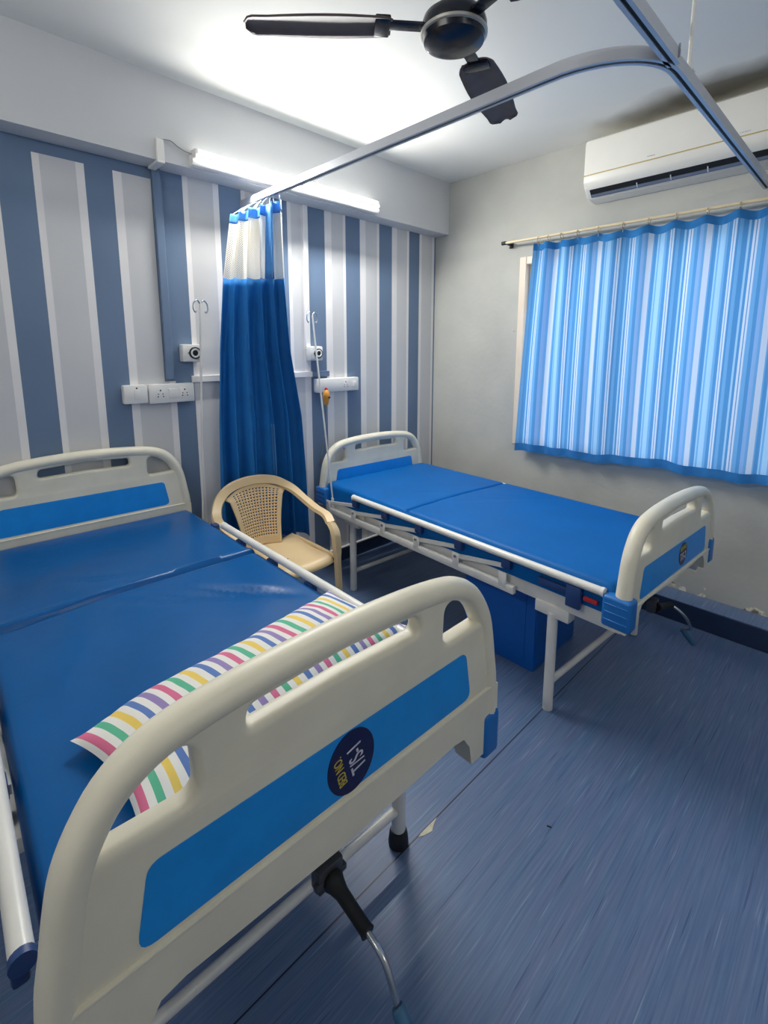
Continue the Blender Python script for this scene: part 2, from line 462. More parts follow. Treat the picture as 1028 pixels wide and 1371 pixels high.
def net_mat():
    m = bpy.data.materials.new('white_curtain_net'); m.use_nodes = True
    nt = m.node_tree; out = nt.nodes['Material Output']; b = nt.nodes['Principled BSDF']
    b.inputs['Base Color'].default_value = lin((236, 232, 222)); b.inputs['Roughness'].default_value = 0.8
    uv = nt.nodes.new('ShaderNodeUVMap'); sep = nt.nodes.new('ShaderNodeSeparateXYZ'); nt.links.new(uv.outputs[0], sep.inputs[0])
    def wave(s, k):
        a = nt.nodes.new('ShaderNodeMath'); a.operation = 'MULTIPLY'; a.inputs[1].default_value = k; nt.links.new(s, a.inputs[0])
        c = nt.nodes.new('ShaderNodeMath'); c.operation = 'SINE'; nt.links.new(a.outputs[0], c.inputs[0]); return c
    w1 = wave(sep.outputs['X'], 2 * PI * 75); w2 = wave(sep.outputs['Y'], 2 * PI * 26)
    mu = nt.nodes.new('ShaderNodeMath'); mu.operation = 'MULTIPLY'; nt.links.new(w1.outputs[0], mu.inputs[0]); nt.links.new(w2.outputs[0], mu.inputs[1])
    gt = nt.nodes.new('ShaderNodeMath'); gt.operation = 'GREATER_THAN'; gt.inputs[1].default_value = 0.3; nt.links.new(mu.outputs[0], gt.inputs[0])
    tp = nt.nodes.new('ShaderNodeBsdfTransparent'); mx = nt.nodes.new('ShaderNodeMixShader')
    nt.links.new(gt.outputs[0], mx.inputs[0]); nt.links.new(b.outputs[0], mx.inputs[1]); nt.links.new(tp.outputs[0], mx.inputs[2])
    nt.links.new(mx.outputs[0], out.inputs['Surface'])
    return m
M['net'] = net_mat()

def glass_mat():
    m = bpy.data.materials.new('window_glass'); m.use_nodes = True
    nt = m.node_tree; out = nt.nodes['Material Output']; nt.nodes.remove(nt.nodes['Principled BSDF'])
    t = nt.nodes.new('ShaderNodeBsdfTransparent'); g = nt.nodes.new('ShaderNodeBsdfGlossy'); g.inputs['Roughness'].default_value = 0.05
    mx = nt.nodes.new('ShaderNodeMixShader'); mx.inputs[0].default_value = 0.08
    nt.links.new(t.outputs[0], mx.inputs[1]); nt.links.new(g.outputs[0], mx.inputs[2]); nt.links.new(mx.outputs[0], out.inputs['Surface'])
    return m
M['glass'] = glass_mat()

def emit(name, col, s):
    m = bpy.data.materials.new(name); m.use_nodes = True
    nt = m.node_tree; out = nt.nodes['Material Output']; nt.nodes.remove(nt.nodes['Principled BSDF'])
    e = nt.nodes.new('ShaderNodeEmission'); e.inputs['Color'].default_value = col; e.inputs['Strength'].default_value = s
    nt.links.new(e.outputs[0], out.inputs['Surface'])
    return m
M['tube'] = emit('fluorescent_glow', (0.97, 1.0, 0.98, 1), 2.5)

# ------------------------------------------------------------------ room
XW, YW, ZC, ZS, YB = 3.06, 2.599, 2.733, 2.363, 2.4696     # window wall, striped wall, ceiling, beam soffit, beam face
XL, YF = -1.25, -1.7                                         # walls out of view
WY0, WY1, WZ0, WZ1 = -0.25, 1.843, 0.83, 2.118               # window opening

bm = new(); bx(bm, XL - .1, XW + .15, YF - .1, YW + .15, -.12, 0); struct('floor', bm, M['floor'])
bm = new(); bx(bm, XL - .1, XW + .15, YF - .1, YW + .15, ZC, ZC + .1); struct('ceiling', bm, M['ceiling'])
bm = new(); bx(bm, XL - .1, XL, YF - .1, YW + .15, 0, ZC); struct('wall_left', bm, M['w_grey'])
bm = new(); bx(bm, XL, XW + .15, YF - .1, YF, 0, ZC); struct('wall_front', bm, M['w_grey'])

# window wall with its opening
bm = new()
T = 0.18
bx(bm, XW, XW + T, YF - .1, WY0, 0, ZC); bx(bm, XW, XW + T, WY1, YW + .15, 0, ZC)
bx(bm, XW, XW + T, WY0, WY1, 0, WZ0); bx(bm, XW, XW + T, WY0, WY1, WZ1, ZC)
struct('wall_right', bm, M['w_right'])

# striped wall: one slab whose front is painted in vertical bands
mats = [M['w_grey'], M['w_dark'], M['w_white']]
edges = []           # (x0, x1, material, zmin, zmax)
def bands(seq, z0, z1):
    for x0, x1, k in seq: edges.append((x0, x1, k, z0, z1))
LEFT = [(-.30, -.18, 1), (-.18, -.155, 2), (-.155, -.02, 0), (-.02, .01, 2), (.01, .135, 1), (.135, .165, 2), (.165, .305, 0), (.305, .335, 2), (.335, .458, 1), (.458, .484, 2), (.484, .617, 0), (.617, .650, 2), (.650, .765, 1), (.765, .803, 2), (.803, .932, 0)]
LOWC = [(.932, .955, 0), (.955, .987, 2), (.987, 1.085, 1)]
UPC = [(.932, 1.085, 1)]
RIGHT = [(1.085, 1.112, 2), (1.112, 1.245, 0), (1.245, 1.277, 2), (1.277, 1.405, 1), (1.405, 1.43, 2), (1.43, 1.56, 0), (1.56, 1.585, 2), (1.585, 1.70, 1), (1.70, 1.725, 2),
         (1.725, 1.80, 0), (1.80, 1.848, 2), (1.848, 1.975, 1), (1.975, 2.03, 2), (2.03, 2.125, 0), (2.125, 2.147, 2), (2.147, 2.272, 1), (2.272, 2.325, 2), (2.325, 2.43, 0), (2.43, 2.452, 2), (2.452, 2.578, 1), (2.578, 2.63, 2), (2.63, 2.735, 0), (2.735, 2.758, 2), (2.758, 2.872, 1), (2.872, 2.90, 2), (2.90, 3.02, 0), (3.02, 3.046, 2), (3.046, 3.06, 1)]
bands([(XL - .1, -.30, 0)] + LEFT, 0, 2.312); bands([(XL - .1, .932, 1)], 2.312, ZC)
bands(LOWC, 0, 1.335); bands(UPC, 1.335, ZC)
bands(RIGHT, 0, 2.300)
for x0, x1, k in RIGHT: edges.append((x0, x1, 0 if (k == 0 and x1 < 2.0) else k, 2.300, ZC))
bm = new()
for x0, x1, k, z0, z1 in edges:
    f = bm.faces.new([bm.verts.new(p) for p in ((x0, YW, z0), (x1, YW, z0), (x1, YW, z1), (x0, YW, z1))])
    f.material_index = k
n0 = len(bm.faces)
bx(bm, XL - .1, XW, YW + .001, YW + .15, 0, ZC)
o = struct('wall_back', bm, mats, recalc=False)

# beam along the striped wall
bm = new(); bx(bm, XL, XW, YB, YW, ZS, ZC); struct('trim_1', bm, M['beam'])
# painted pipe casing down from the beam, cable trunking
bm = new(); bx(bm, .935, .975, YW - .022, YW, 1.345, ZS, .004); struct('trim_2', bm, M['w_dark'])
bm = new(); bx(bm, 1.07, 1.848, YW - .016, YW, 1.325, 1.36, .002); struct('trim_3', bm, M['w_white'])
bm = new(); bx(bm, 1.848, 1.985, YW - .016, YW, 1.325, 1.36, .002); struct('trim_4', bm, M['w_dark'])
bm = new(); bx(bm, 1.803, 1.835, YW - .016, YW, 1.50, ZS, .002); struct('trim_5', bm, M['w_white'])
bm = new(); bx(bm, .917, .951, YB - .018, YB, ZS, 2.452, .002); bx(bm, .917, .951, YB - .018, YW - .02, ZS - .014, ZS, .002); struct('trim_6', bm, M['white_plastic'])
# skirtings
bm = new(); bx(bm, XL, XW - .147, YW - .014, YW, 0, .095); o = struct('baseboard_back', bm, M['navy_vinyl'])
bm = new(); bx(bm, XL, XW - .147, YW - .018, YW, .095, .103); obj('baseboard_edge', bm, M['w_white'], o)
bm = new(); bx(bm, XW - .147, XW, YF, YW, 0, .118, .004); o = struct('baseboard_right', bm, M['navy_vinyl'])
bm = new(); bx(bm, XW - .148, XW, YF, YW, .118, .1245, .002); obj('ledge_top', bm, M['floor'], o)

# chipped patch beside the floor seam
bm = new()
pts = [(1.062, .857), (1.025, .8575), (.985, .8575), (.972, .855), (.984, .848), (.998, .843), (1.018, .838), (1.032, .846)]
prism(bm, pts, 0.0, 0.0012, 'z'); obj('chipped_patch', bm, M['chip'], bpy.data.objects['floor'], False)
bm = new(); box(bm, (1.296, .588, .001), (.004, .014, .002), 0, Matrix.Rotation(.4, 3, 'Z')); obj('floor_speck', bm, M['dark'], bpy.data.objects['floor'], False)

# window: frame, mullions, panes
bm = new()
F = .05
x0, x1 = XW - .006, XW + .09
bx(bm, x0, x1, WY1 - F, WY1, WZ0, WZ1, .004); bx(bm, x0, x1, WY0, WY0 + F, WZ0, WZ1, .004)
bx(bm, x0 + .001, x1, WY0 + F, WY1 - F, WZ1 - F, WZ1, .004); bx(bm, x0 + .001, x1, WY0 + F, WY1 - F, WZ0, WZ0 + F, .004)
win = struct('window_1', bm, M['frame_cream'])
bm = new()
for k in range(1, 3):
    y = WY0 + (WY1 - WY0) * k / 3
    bx(bm, XW + .03, XW + .08, y - .025, y + .025, WZ0 + F, WZ1 - F, .003)
for k in range(3):
    ya = WY0 + F + (WY1 - WY0 - 2 * F) * k / 3; yb = WY0 + F + (WY1 - WY0 - 2 * F) * (k + 1) / 3
    bx(bm, XW + .04, XW + .07, ya, ya + .028, WZ0 + F, WZ1 - F, .002); bx(bm, XW + .04, XW + .07, yb - .028, yb, WZ0 + F, WZ1 - F, .002)
obj('window_sash', bm, M['frame_cream'], win, False)
bm = new(); bx(bm, XW + .053, XW + .057, WY0 + F, WY1 - F, WZ0 + F, WZ1 - F); obj('window_pane', bm, M['glass'], win, False)

# ------------------------------------------------------------------ hospital beds
# panel outline in (x, z) measured on the near bed; dz lowers it for the far bed
OUT = [(.471, .525), (.468, .70), (.458, .77), (.448, .83), (.436, .88), (.415, .925), (.386, .965), (.345, .996), (.29, 1.016), (.20, 1.028), (.10, 1.034), (0, 1.036)]
def rim_path(dz):
    right = [Vector((x, 0, z + dz)) for x, z in OUT]
    return smooth_path(right + [Vector((-v.x, 0, v.z)) for v in reversed(right[:-1])], 3)

def inset_path(path, d):
    out = []
    for i, v in enumerate(path):
        a = path[max(i - 1, 0)]; b = path[min(i + 1, len(path) - 1)]
        t = (b - a).normalized()
        out.append(v + Vector((-t.z, 0, t.x)) * d)
    return out

def panel_loops(dz, zf, zc):
    outline = [(v.x, v.z) for v in inset_path(rim_path(dz), .004)]
    def mir(p): return [(-x, z) for x, z in reversed(p)]
    outline = [p for p in outline if p[1] > zc + .02]
    low = [(-.45, zc + .012), (0, zc), (.45, zc + .012)]
    outer = outline + low
    h = rounded([(.262, .876), (.401, .880), (.386, .926), (.346, .964), (.266, .968)], [.024, .014, .03, .03, .024], 5)
    slot = rounded([(-.188, .938), (0, .944), (.188, .938), (.182, .976), (0, .986), (-.182, .976)], [.018, .2, .018, .018, .2, .018], 4)
    sh = lambda L: [(x, z + dz) for x, z in L]
    return outer, sh(h), sh(mir(h)), sh(slot)

def build_panel(name, bed, y, face, dz, badge=None, bump_z=(.505, .625), zf=.525, zc=.604, big=0):
    """face: -1 for the foot end, +1 for the head end (direction of the outside)"""
    outer, h1, h2, slot = panel_loops(dz, zf, zc)
    p = shape2d(name, [outer, h1, h2, slot], .0205, .0125, M['ivory'], bed)
    p.location = (0, y, 0)
    # fat rounded rim following the outline and the moulded lower skirt are part of the same panel
    bm = new(); bm.from_mesh(p.data)
    rp = [v for v in rim_path(dz) if v.z > zf]
    sweep(bm, inset_path(rp, .0245), circ(.0248, 16, .0290), up=(0, 1, 0))
    g = .692 + dz
    poly = [(-.466, zf), (-.366, zf), (-.357, zf + (zc - zf) * .66), (-.335, zc + .006), (-.30, zc + .012), (0, zc), (.30, zc + .012), (.335, zc + .006), (.357, zf + (zc - zf) * .66), (.366, zf), (.466, zf), (.464, g), (-.464, g)]
    prism(bm, poly, -.0245, .0245)
    bx(bm, -.458, .458, -.027, .027, g - .0015, g + .0045, .002)
    bmesh.ops.recalc_face_normals(bm, faces=bm.faces)
    bm.to_mesh(p.data); bm.free(); finish(p.data, None, True, 35)
    # blue inset plates, outside and inside faces
    prof = rounded([(-.358, .706 + dz), (.358, .706 + dz), (.336, .829 + dz), (-.336, .829 + dz)], .022, 5)
    for s in (-1, 1):
        bm = new(); prism(bm, prof, s * .018, s * .0218)
        obj('inset_plate', bm, M['blue_inset'], p, True)
    # corner buffers
    for s in (-1, 1):
        bm = new()
        zm = (bump_z[0] + bump_z[1]) / 2; hh = bump_z[1] - bump_z[0]
        dp, of, wd = (.104, -face * .012, .064) if s == big else (.060, 0, .062)
        box(bm, (s * .4415, of, zm), (wd, dp, hh), .012, seg=3)
        for k in range(3):
            box(bm, (s * .4735, of, bump_z[0] + hh * (.25 + .25 * k)), (.004, dp * .8, .006), .0015, seg=1)
        obj('corner_buffer', bm, M['bumper'], p)
    if badge:
        cx, cz, rad, rot, num, hidden = badge
        bm = new()
        prism(bm, [(cx + rad * .86 * math.cos(2 * PI * k / 48), cz + rad * math.sin(2 * PI * k / 48)) for k in range(48)], face * .0214, face * .0232)
        bd = obj('number_badge', bm, M['navy'], p, False)
        bd['label'] = 'round navy bed number badge'
        base = Matrix.Translation((cx, face * .0235, cz)) @ Matrix.Rotation(PI / 2, 4, 'X') @ Matrix.Rotation(rot, 4, 'Z')
        # lettering goes into the badge mesh as extra material slots
        for body, size, dx, dy, xs, mt in (('BED NO.', .026, 0, .026, .62, M['gold_txt']), (num, .047, 0, -.012, .62, M['white_txt'])):
            tm = text('badge_lettering', body, size, mt, p, base @ Matrix.Translation((dx, dy, 0)), xs)
            bmm = new(); bmm.from_mesh(bd.data); n = len(bmm.faces); bmm.from_mesh(tm.data)
            bmm.faces.ensure_lookup_table()
            bd.data.materials.append(mt); idx = len(bd.data.materials) - 1
            for f in list(bmm.faces)[n:]: f.material_index = idx
            bmm.to_mesh(bd.data); bmm.free()
            bpy.data.objects.remove(tm)
    return p

def mattress_mesh(w, y0, y1, z0, z1, fold, wrinkle, r=.028, crease=.018, ridge=.0, seed=0):
    bm = new()
    L = y1 - y0
    xs = sorted(set([-w, -w + r * .3, -w + r * .7, -w + r] + [(-w + r) + (2 * (w - r)) * k / 46 for k in range(47)] + [w - r * .7, w - r * .3, w]))
    ys = sorted(set([y0, y0 + r * .3, y0 + r * .7, y0 + r] + [(y0 + r) + (L - 2 * r) * k / 110 for k in range(111)] + [y1 - r * .7, y1 - r * .3, y1] + [fold - .02, fold - .012, fold - .006, fold, fold + .006, fold + .012, fold + .02]))
    def top(x, y):
        dx = w - abs(x); dy = min(y - y0, y1 - y)
        z = z1
        for d in (dx, dy):
            if d < r: z -= r - math.sqrt(max(0, r * r - (r - d) ** 2))
        edge = min(1, dx / .08) * min(1, dy / .08)
        f = y - fold - .012 * math.sin(x * 5 + seed)
        z -= crease * math.exp(-(f / .008) ** 2) * min(1, dx / .02 + .3)
        z += ridge * math.exp(-((f - .022) / .014) ** 2)
        if wrinkle:
            z += edge * wrinkle * (noise.noise(Vector((x * 2.2 + seed, y * 1.6, 3))) * 1.1 + .5 * noise.noise(Vector((x * 5 - y * 4, y * 2.5 + x * 3, seed))))
            # a few long diagonal creases
            for (cx, cy, a, ln, wd, h) in ((.22, -.06, 2.3, .20, .012, .006), (.12, -.02, 2.35, .22, .014, .005), (.02, .02, 2.5, .2, .014, .004), (-.12, .34, 2.6, .12, .012, .004), (.3, -.16, 2.2, .14, .012, .005)):
                u = (x - cx) * math.cos(a) + (y - cy) * math.sin(a); v = -(x - cx) * math.sin(a) + (y - cy) * math.cos(a)
                z += -edge * (wrinkle / .0036) * h * math.exp(-(v / wd) ** 2) * math.exp(-(u / ln) ** 2 * 2)
        return z
    V = [[bm.verts.new((x, y, top(x, y))) for x in xs] for y in ys]
    nx, ny = len(xs), len(ys)
    for j in range(ny - 1):
        for i in range(nx - 1): bm.faces.new((V[j][i], V[j][i + 1], V[j + 1][i + 1], V[j + 1][i]))
    rim = [V[0][i] for i in range(nx)] + [V[j][-1] for j in range(1, ny)] + [V[-1][i] for i in range(nx - 2, -1, -1)] + [V[j][0] for j in range(ny - 2, 0, -1)]
    low = [bm.verts.new((v.co.x, v.co.y, z0)) for v in rim]
    n = len(rim)
    for k in range(n): bm.faces.new((rim[k], low[k], low[(k + 1) % n], rim[(k + 1) % n]))
    bm.faces.new(low)
    return bm

def make_bed(label, x, y, rz, dz, mt, zm0, zm1, wrinkle, ridge, rail_z, feet, badge, railtube, rail_y=.611, rail_f=-.893, rx=(-.452, .452), low=(.525, .604), big=0, mw=.438):
    bed = thing('hospital_bed', label, 'bed', (x, y, 0), rz, 'hospital beds')
    L = .968
    build_panel('head_panel', bed, L, 1, dz, None, (.505, .615), low[0], low[1], big)
    build_panel('foot_panel', bed, -L, -1, dz, badge, (.505, .625), low[0], low[1], big)
    m = obj('mattress', mattress_mesh(mw, -.935, .935, zm0, zm1, .18, wrinkle, ridge=ridge, seed=x), mt, bed, ang=60)
    # welded deck frame
    bm = new()
    zt = zm0
    for s in (-1, 1):
        bx(bm, s * .405 - .015, s * .405 + .015, -.955, .955, zt - .07, zt - .012, .003)
    for yy in (-.90, -.68, -.2, .18, .67, .90):
        bx(bm, -.39, .39, yy - .02, yy + .02, zt - .06, zt - .02, .003)
    bx(bm, -.42, .42, -.93, .93, zt - .014, zt, .003)
    for s in (-1, 1):
        for yy in (-.69, .67):
            bx(bm, s * .41 - .028, s * .41 + .028, yy - .075, yy + .075, .425, zt - .06, .004)
        bx(bm, s * .425 - .003, s * .425 + .003, -.945, -.55, .47, zt - .004, .001)
        bx(bm, s * .425 - .003, s * .425 + .003, .55, .945, .47, zt - .004, .001)
    obj('deck_frame', bm, M['white_metal'], bed)
    for s in (-1, 1):
        for yy in (-.69, .67):
            bm = new(); tube(bm, [(s * .422, yy, .002 if not feet else .03), (s * .422, yy, .44)], .021, 18)
            lg = obj('leg', bm, M['white_metal'], bed)
            if feet:
                bm = new(); lathe(bm, [(.03, 0), (.031, .012), (.028, .04), (.024, .052)], 18, c=(s * .422, yy, 0)); obj('rubber_foot', bm, M['rubber'], lg)
    for yy in (-.69, .67):
        bm = new(); tube(bm, [(-.405, yy, .125), (.405, yy, .125)], .014, 14); obj('crossbar', bm, M['white_metal'], bed)
    # folded side rails
    for s in (-1, 1):
        X = rx[0] if s < 0 else rx[1]
        bm = new(); tube(bm, [(X, rail_f, rail_z), (X, rail_y, rail_z)], railtube, 16)
        sr = obj('side_rail', bm, M['white_metal'], bed)
        for yy in (rail_f, rail_y):
            bm = new(); sg = 1 if yy > 0 else -1
            tube(bm, [(X, yy, rail_z), (X, yy + sg * .012, rail_z)], railtube + .0015, 16); obj('end_cap', bm, M['clamp'] if (zm1 > .66 and s < 0) else M['white_plastic'], sr)
        zb = rail_z - .145; xb = s * .447
        bm = new(); bx(bm, xb - .012, xb + .012, -.52, .895, zb - .018, zb + .018, .003)
        for k in range(6):
            yp = .887 - .27 * k
            bx(bm, xb + s * .010 - .003, xb + s * .010 + .003, yp - .02, yp + .02, zb, zb + .065, .002)
        lb = obj('lower_bar', bm, M['white_metal'], sr)
        for k in range(5):
            ya = .887 - .27 * k; yb = ya - .285
            bm = new(); sweep(bm, [(xb + s * .004, ya, zb + .05), (xb + s * .004, yb, rail_z - .048)], [(-.010, -.004), (.010, -.004), (.010, .004), (-.010, .004)], up=(s, 0, 0))
            obj('link_bar', bm, M['white_metal'], sr)
            bm = new(); box(bm, (X - s * .003, yb, rail_z - .036), (.03, .045, .042), .005); obj('rail_clamp', bm, M['clamp'], sr)
            bm = new(); tube(bm, [(xb + s * .012, ya, zb + .05), (xb + s * .019, ya, zb + .05)], .007, 10); obj('pivot_bolt', bm, M['grey_metal'], sr)
        # latch at the foot end
        bm = new(); box(bm, (X, -.70, rail_z - .05), (.02, .13, .03), .004); box(bm, (X + s * .004, -.79, rail_z - .06), (.024, .06, .09), .006); obj('latch', bm, M['clamp'], sr)
        if big:
            bm = new(); box(bm, (X, -.855, rail_z - .052), (.014, .055, .016), .003); obj('latch_tab', bm, M['red'], sr)
        bm = new(); tube(bm, [(s * .427, -.895, .555), (s * .4295, -.895, .555)], .007, 10); obj('bolt_hole', bm, M['dark'], bed)
    # crank under the foot end
    return bed

def crank(bed, pts, zj):
    bm = new()
    tube(bm, [(0, -.60, zj + .01), (0, -.915, zj)], .012, 12)
    bx(bm, -.03, .03, -.93, -.90, zj - .022, zj + .03, .004)
    box(bm, (.0, -.925, zj), (.075, .014, .014), .003)
    jt = obj('crank', bm, M['crank_joint'], bed)
    j0 = Vector((0, -.93, zj)); boot = Vector(pts[0])
    bm = new(); d = (boot - j0)
    ps = [j0 + d * t for t in (0, .08, .16, .3, .65, .94, 1)]
    tube(bm, ps, .016, 16, scale=[1.25, 1.35, 1.1, .86, .8, .8, .9]); obj('rubber_boot', bm, M['rubber'], jt)
    bm = new(); tube(bm, smooth_path([boot] + [Vector(p) for p in pts[1:-1]], 5), .0065, 12); obj('crank_arm', bm, M['steel'], jt)
    a = Vector(pts[-2]); b = Vector(pts[-1])
    bm = new(); dd = b - a
    tube(bm, [a, a + dd * .05, a + dd * .95, b], .0135, 16, scale=[.75, 1, 1, .8]); g = obj('crank_grip', bm, M['grip'], jt)
    g['label'] = 'blue plastic crank grip'
    return jt

bed1 = make_bed('nearest hospital bed in the foreground, striped pillow lying on its blue mattress', .5087, 1.5861, R(-1.293), 0.0, M['vinyl'], .575, .668, .009, .010, .686, True,
                (.006, .766, .062, R(103), 'T/S-1', False), .0155, .50, -.868, (-.470, .447), mw=.444)
bed2 = make_bed('hospital bed under the window with a bare blue mattress and no pillow', 2.2354, 1.5099, R(-3.383), -.115, M['vinyl2'], .535, .652, .0025, .0, .622, False,
                (.064, .655, .05, R(4), 'T/S-2', False), .0165, .611, -.893, (-.452, .452), (.497, .562), -1)
crank(bed1, [(0, -1.04, .446), (0, -1.085, .432), (.0, -1.118, .374), (.0, -1.175, .318)], .462)
crank(bed2, [(.10, -.955, .395), (.12, -1.0, .36), (.17, -1.02, .285), (.18, -.985, .262), (.20, -1.03, .20)], .41)

# ------------------------------------------------------------------ striped pillow on the near bed
PA, PB, PCc, PD = Vector((-.345, -.50)), Vector((.435, -.335)), Vector((.475, -.665)), Vector((-.308, -.842))
def pillow_pt(u, v, side):
    # u along the length 0..1, v from far edge 0 to near edge 1
    a = abs(2 * u - 1); b = abs(2 * v - 1)
    uu = .5 + (u - .5) * (1 - .035 * (1 - b ** 2.2) * a ** 3 * -1 if False else 1)
    top = PA.lerp(PB, uu); bot = PD.lerp(PCc, uu)
    p = top.lerp(bot, v)
    # edges bow slightly inwards, corners stay as tips
    pinch = .008 * (1 - a ** 2)
    c = (PA + PB + PCc + PD) / 4
    dirv = (bot - top).normalized()
    p = p - dirv * pinch * (v - .5) * 1.6
    diru = (PB - PA).normalized()
    p = p - diru * .03 * (1 - b ** 2) * (u - .5) * 2 * a ** 2
    p = p - dirv * .032 * math.exp(-((u - .2) / .17) ** 2) * (1 - v)
    prof = max(0, (1 - a ** 3.2)) ** .55 * max(0, (1 - b ** 2.4)) ** .55
    wob = noise.noise(Vector((u * 9, v * 4, 1.3))) * .005 + noise.noise(Vector((u * 22, v * 7, 5))) * .0025
    lift = .012 * (1 - a)
    z = .679 + (.072 * prof + wob * min(1, prof * 2) if side > 0 else -.006 * prof) + (.014 * max(0, a - .8) / .2 if side > 0 else .014 * max(0, a - .8) / .2)
    return Vector((p.x, p.y, z))
bm = new()
V1 = grid(bm, lambda u, v: pillow_pt(u, v, 1), 120, 26)
V2 = grid(bm, lambda u, v: pillow_pt(u, v, -1), 120, 26)
bmesh.ops.remove_doubles(bm, verts=bm.verts, dist=1e-4)
pil = obj('pillow', bm, M['pillow'], None, ang=80)
pil.matrix_world = Matrix.Translation((.5087, 1.5861, 0)) @ Matrix.Rotation(R(-1.293), 4, 'Z')
tag(pil, 'flat pillow in a multicoloured striped case lying across the near bed', 'pillow')

# ------------------------------------------------------------------ plastic armchair
ch = thing('armchair', 'beige moulded plastic armchair with a perforated back between the two beds', 'chair', (1.274, 2.155, 0), R(-6))
def seat_pt(u, v):
    # v: 0 front .. 1 back
    w = .225 - .03 * v
    x = (u - .5) * 2 * w
    y = -.225 + .41 * v
    z = .435 - .018 * math.sin(PI * min(1, v * 1.1)) - .012 * (1 - abs(2 * u - 1) ** 2) + .010 * abs(2 * u - 1) ** 6
    if v < .14: z -= .04 * ((.14 - v) / .14) ** 2
    return Vector((x, y, z))
bm = new(); grid(bm, seat_pt, 24, 24); st = obj('seat', bm, M['chair'], ch, ang=70); solid(st, .007, -1)
bm = new(); box(bm, (.02, -.06, .4135), (.05, .0025, .004)); obj('seat_slit', bm, M['dark'], ch)
# perforated back panel
NX, NZ = 17, 21
def back_pt(s, t):
    w = .105 + .07 * t - .012 * math.sin(PI * t)
    zz = .425 + .332 * t
    if t > .8: zz -= (t - .8) / .2 * .055 * abs(s) ** 2
    y = .175 + .085 * t - .04 * s * s + .0
    return Vector((s * w, y, zz))
bm = new()
sv = [-1 + 2 * k / (2 * NX) for k in range(2 * NX + 1)]; tv = [k / (2 * NZ) for k in range(2 * NZ + 1)]
VV = [[bm.verts.new(back_pt(s, t)) for s in sv] for t in tv]
for j in range(2 * NZ):
    for i in range(2 * NX):
        hole = (i % 2 == 0 and j % 2 == 0 and 4 <= i < 2 * NX - 3 and 6 <= j < 2 * NZ - 3) and ((i // 2 + j // 2) % 1 == 0)
        if hole: continue
        bm.faces.new((VV[j][i], VV[j][i + 1], VV[j + 1][i + 1], VV[j + 1][i]))
bp = obj('backrest', bm, M['chair'], ch, ang=70); solid(bp, .006, 0)
# hoop: arms and top rail in one sweep of a flat band
hp = [(-.248, -.16, .595), (-.258, -.10, .62), (-.26, .02, .628), (-.252, .13, .655), (-.208, .205, .712), (-.125, .245, .760), (0, .258, .778), (.125, .245, .760), (.208, .205, .712), (.252, .13, .655), (.26, .02, .628), (.258, -.10, .62), (.248, -.16, .595)]
path = smooth_path(hp, 6)
bm = new()
def band(bm, path, w, t, upfn):
    rings = []
    n = len(path)
    for i, p in enumerate(path):
        a = path[max(i - 1, 0)]; b = path[min(i + 1, n - 1)]
        tg = (b - a).normalized(); up = upfn(i / (n - 1), p); up = (up - tg * up.dot(tg)).normalized(); sd = tg.cross(up)
        ww = w(i / (n - 1)) if callable(w) else w
        pr = [(-ww / 2, -t / 2), (-ww / 2 + t * .3, t / 2), (ww / 2 - t * .3, t / 2), (ww / 2, -t / 2), (ww / 2 - .004, -t / 2), (-ww / 2 + .004, -t / 2)]
        rings.append([bm.verts.new(p + sd * q + up * r) for q, r in pr])
    m = 6
    for A, B in zip(rings, rings[1:]):
        for k in range(m): bm.faces.new((A[k], A[(k + 1) % m], B[(k + 1) % m], B[k]))
    bm.faces.new(list(reversed(rings[0]))); bm.faces.new(rings[-1])
def hoop_up(t, p):
    k = max(0, min(1, (p.z - .64) / .12))
    outw = Vector((p.x * .25, -1, .15)).normalized()
    return Vector((0, 0, 1)).lerp(outw, k ** .8)
band(bm, path, lambda t: .052, .018, hoop_up)
obj('arm_hoop', bm, M['chair'], ch, ang=60)
for s in (-1, 1):
    # front leg rises into the arm
    bm = new()
    lp = smooth_path([(s * .248, -.16, .595), (s * .25, -.205, .55), (s * .246, -.225, .46), (s * .245, -.232, .38), (s * .252, -.245, .0)], 6)
    n = len(lp)
    band(bm, lp, lambda t: .05 + .012 * math.sin(PI * min(1, t * 1.4)) - .012 * t, .02, lambda t, p: Vector((s * .35, -1, .2)))
    obj('leg', bm, M['chair'], ch, ang=60)
    bm = new()
    lp = smooth_path([(s * .20, .165, .43), (s * .215, .20, .30), (s * .235, .255, 0)], 6)
    band(bm, lp, lambda t: .05 - .012 * t, .022, lambda t, p: Vector((s * .5, 1, 0)))
    obj('leg', bm, M['chair'], ch, ang=60)
    bm = new(); tube(bm, smooth_path([(s * .24, -.215, .425), (s * .225, -.05, .43), (s * .205, .12, .432), (s * .195, .17, .43)], 5), .011, 8); obj('seat_rim', bm, M['chair'], ch)

# ------------------------------------------------------------------ blue locker under the far bed
lk = thing('bedside_locker', 'blue metal bedside locker standing under the bed by the window', 'locker', (2.15, 1.205, 0))
bm = new(); bx(bm, -.213, .213, -.198, .2, .0, .42, .006); obj('body', bm, M['locker'], lk)
bm = new(); bx(bm, -.2165, -.213, -.15, .19, .03, .41, .001); obj('door', bm, M['locker'], lk)
bm = new(); bx(bm, -.2, .2, -.2015, -.198, .03, .41, .001); obj('side_panel', bm, M['locker'], lk)

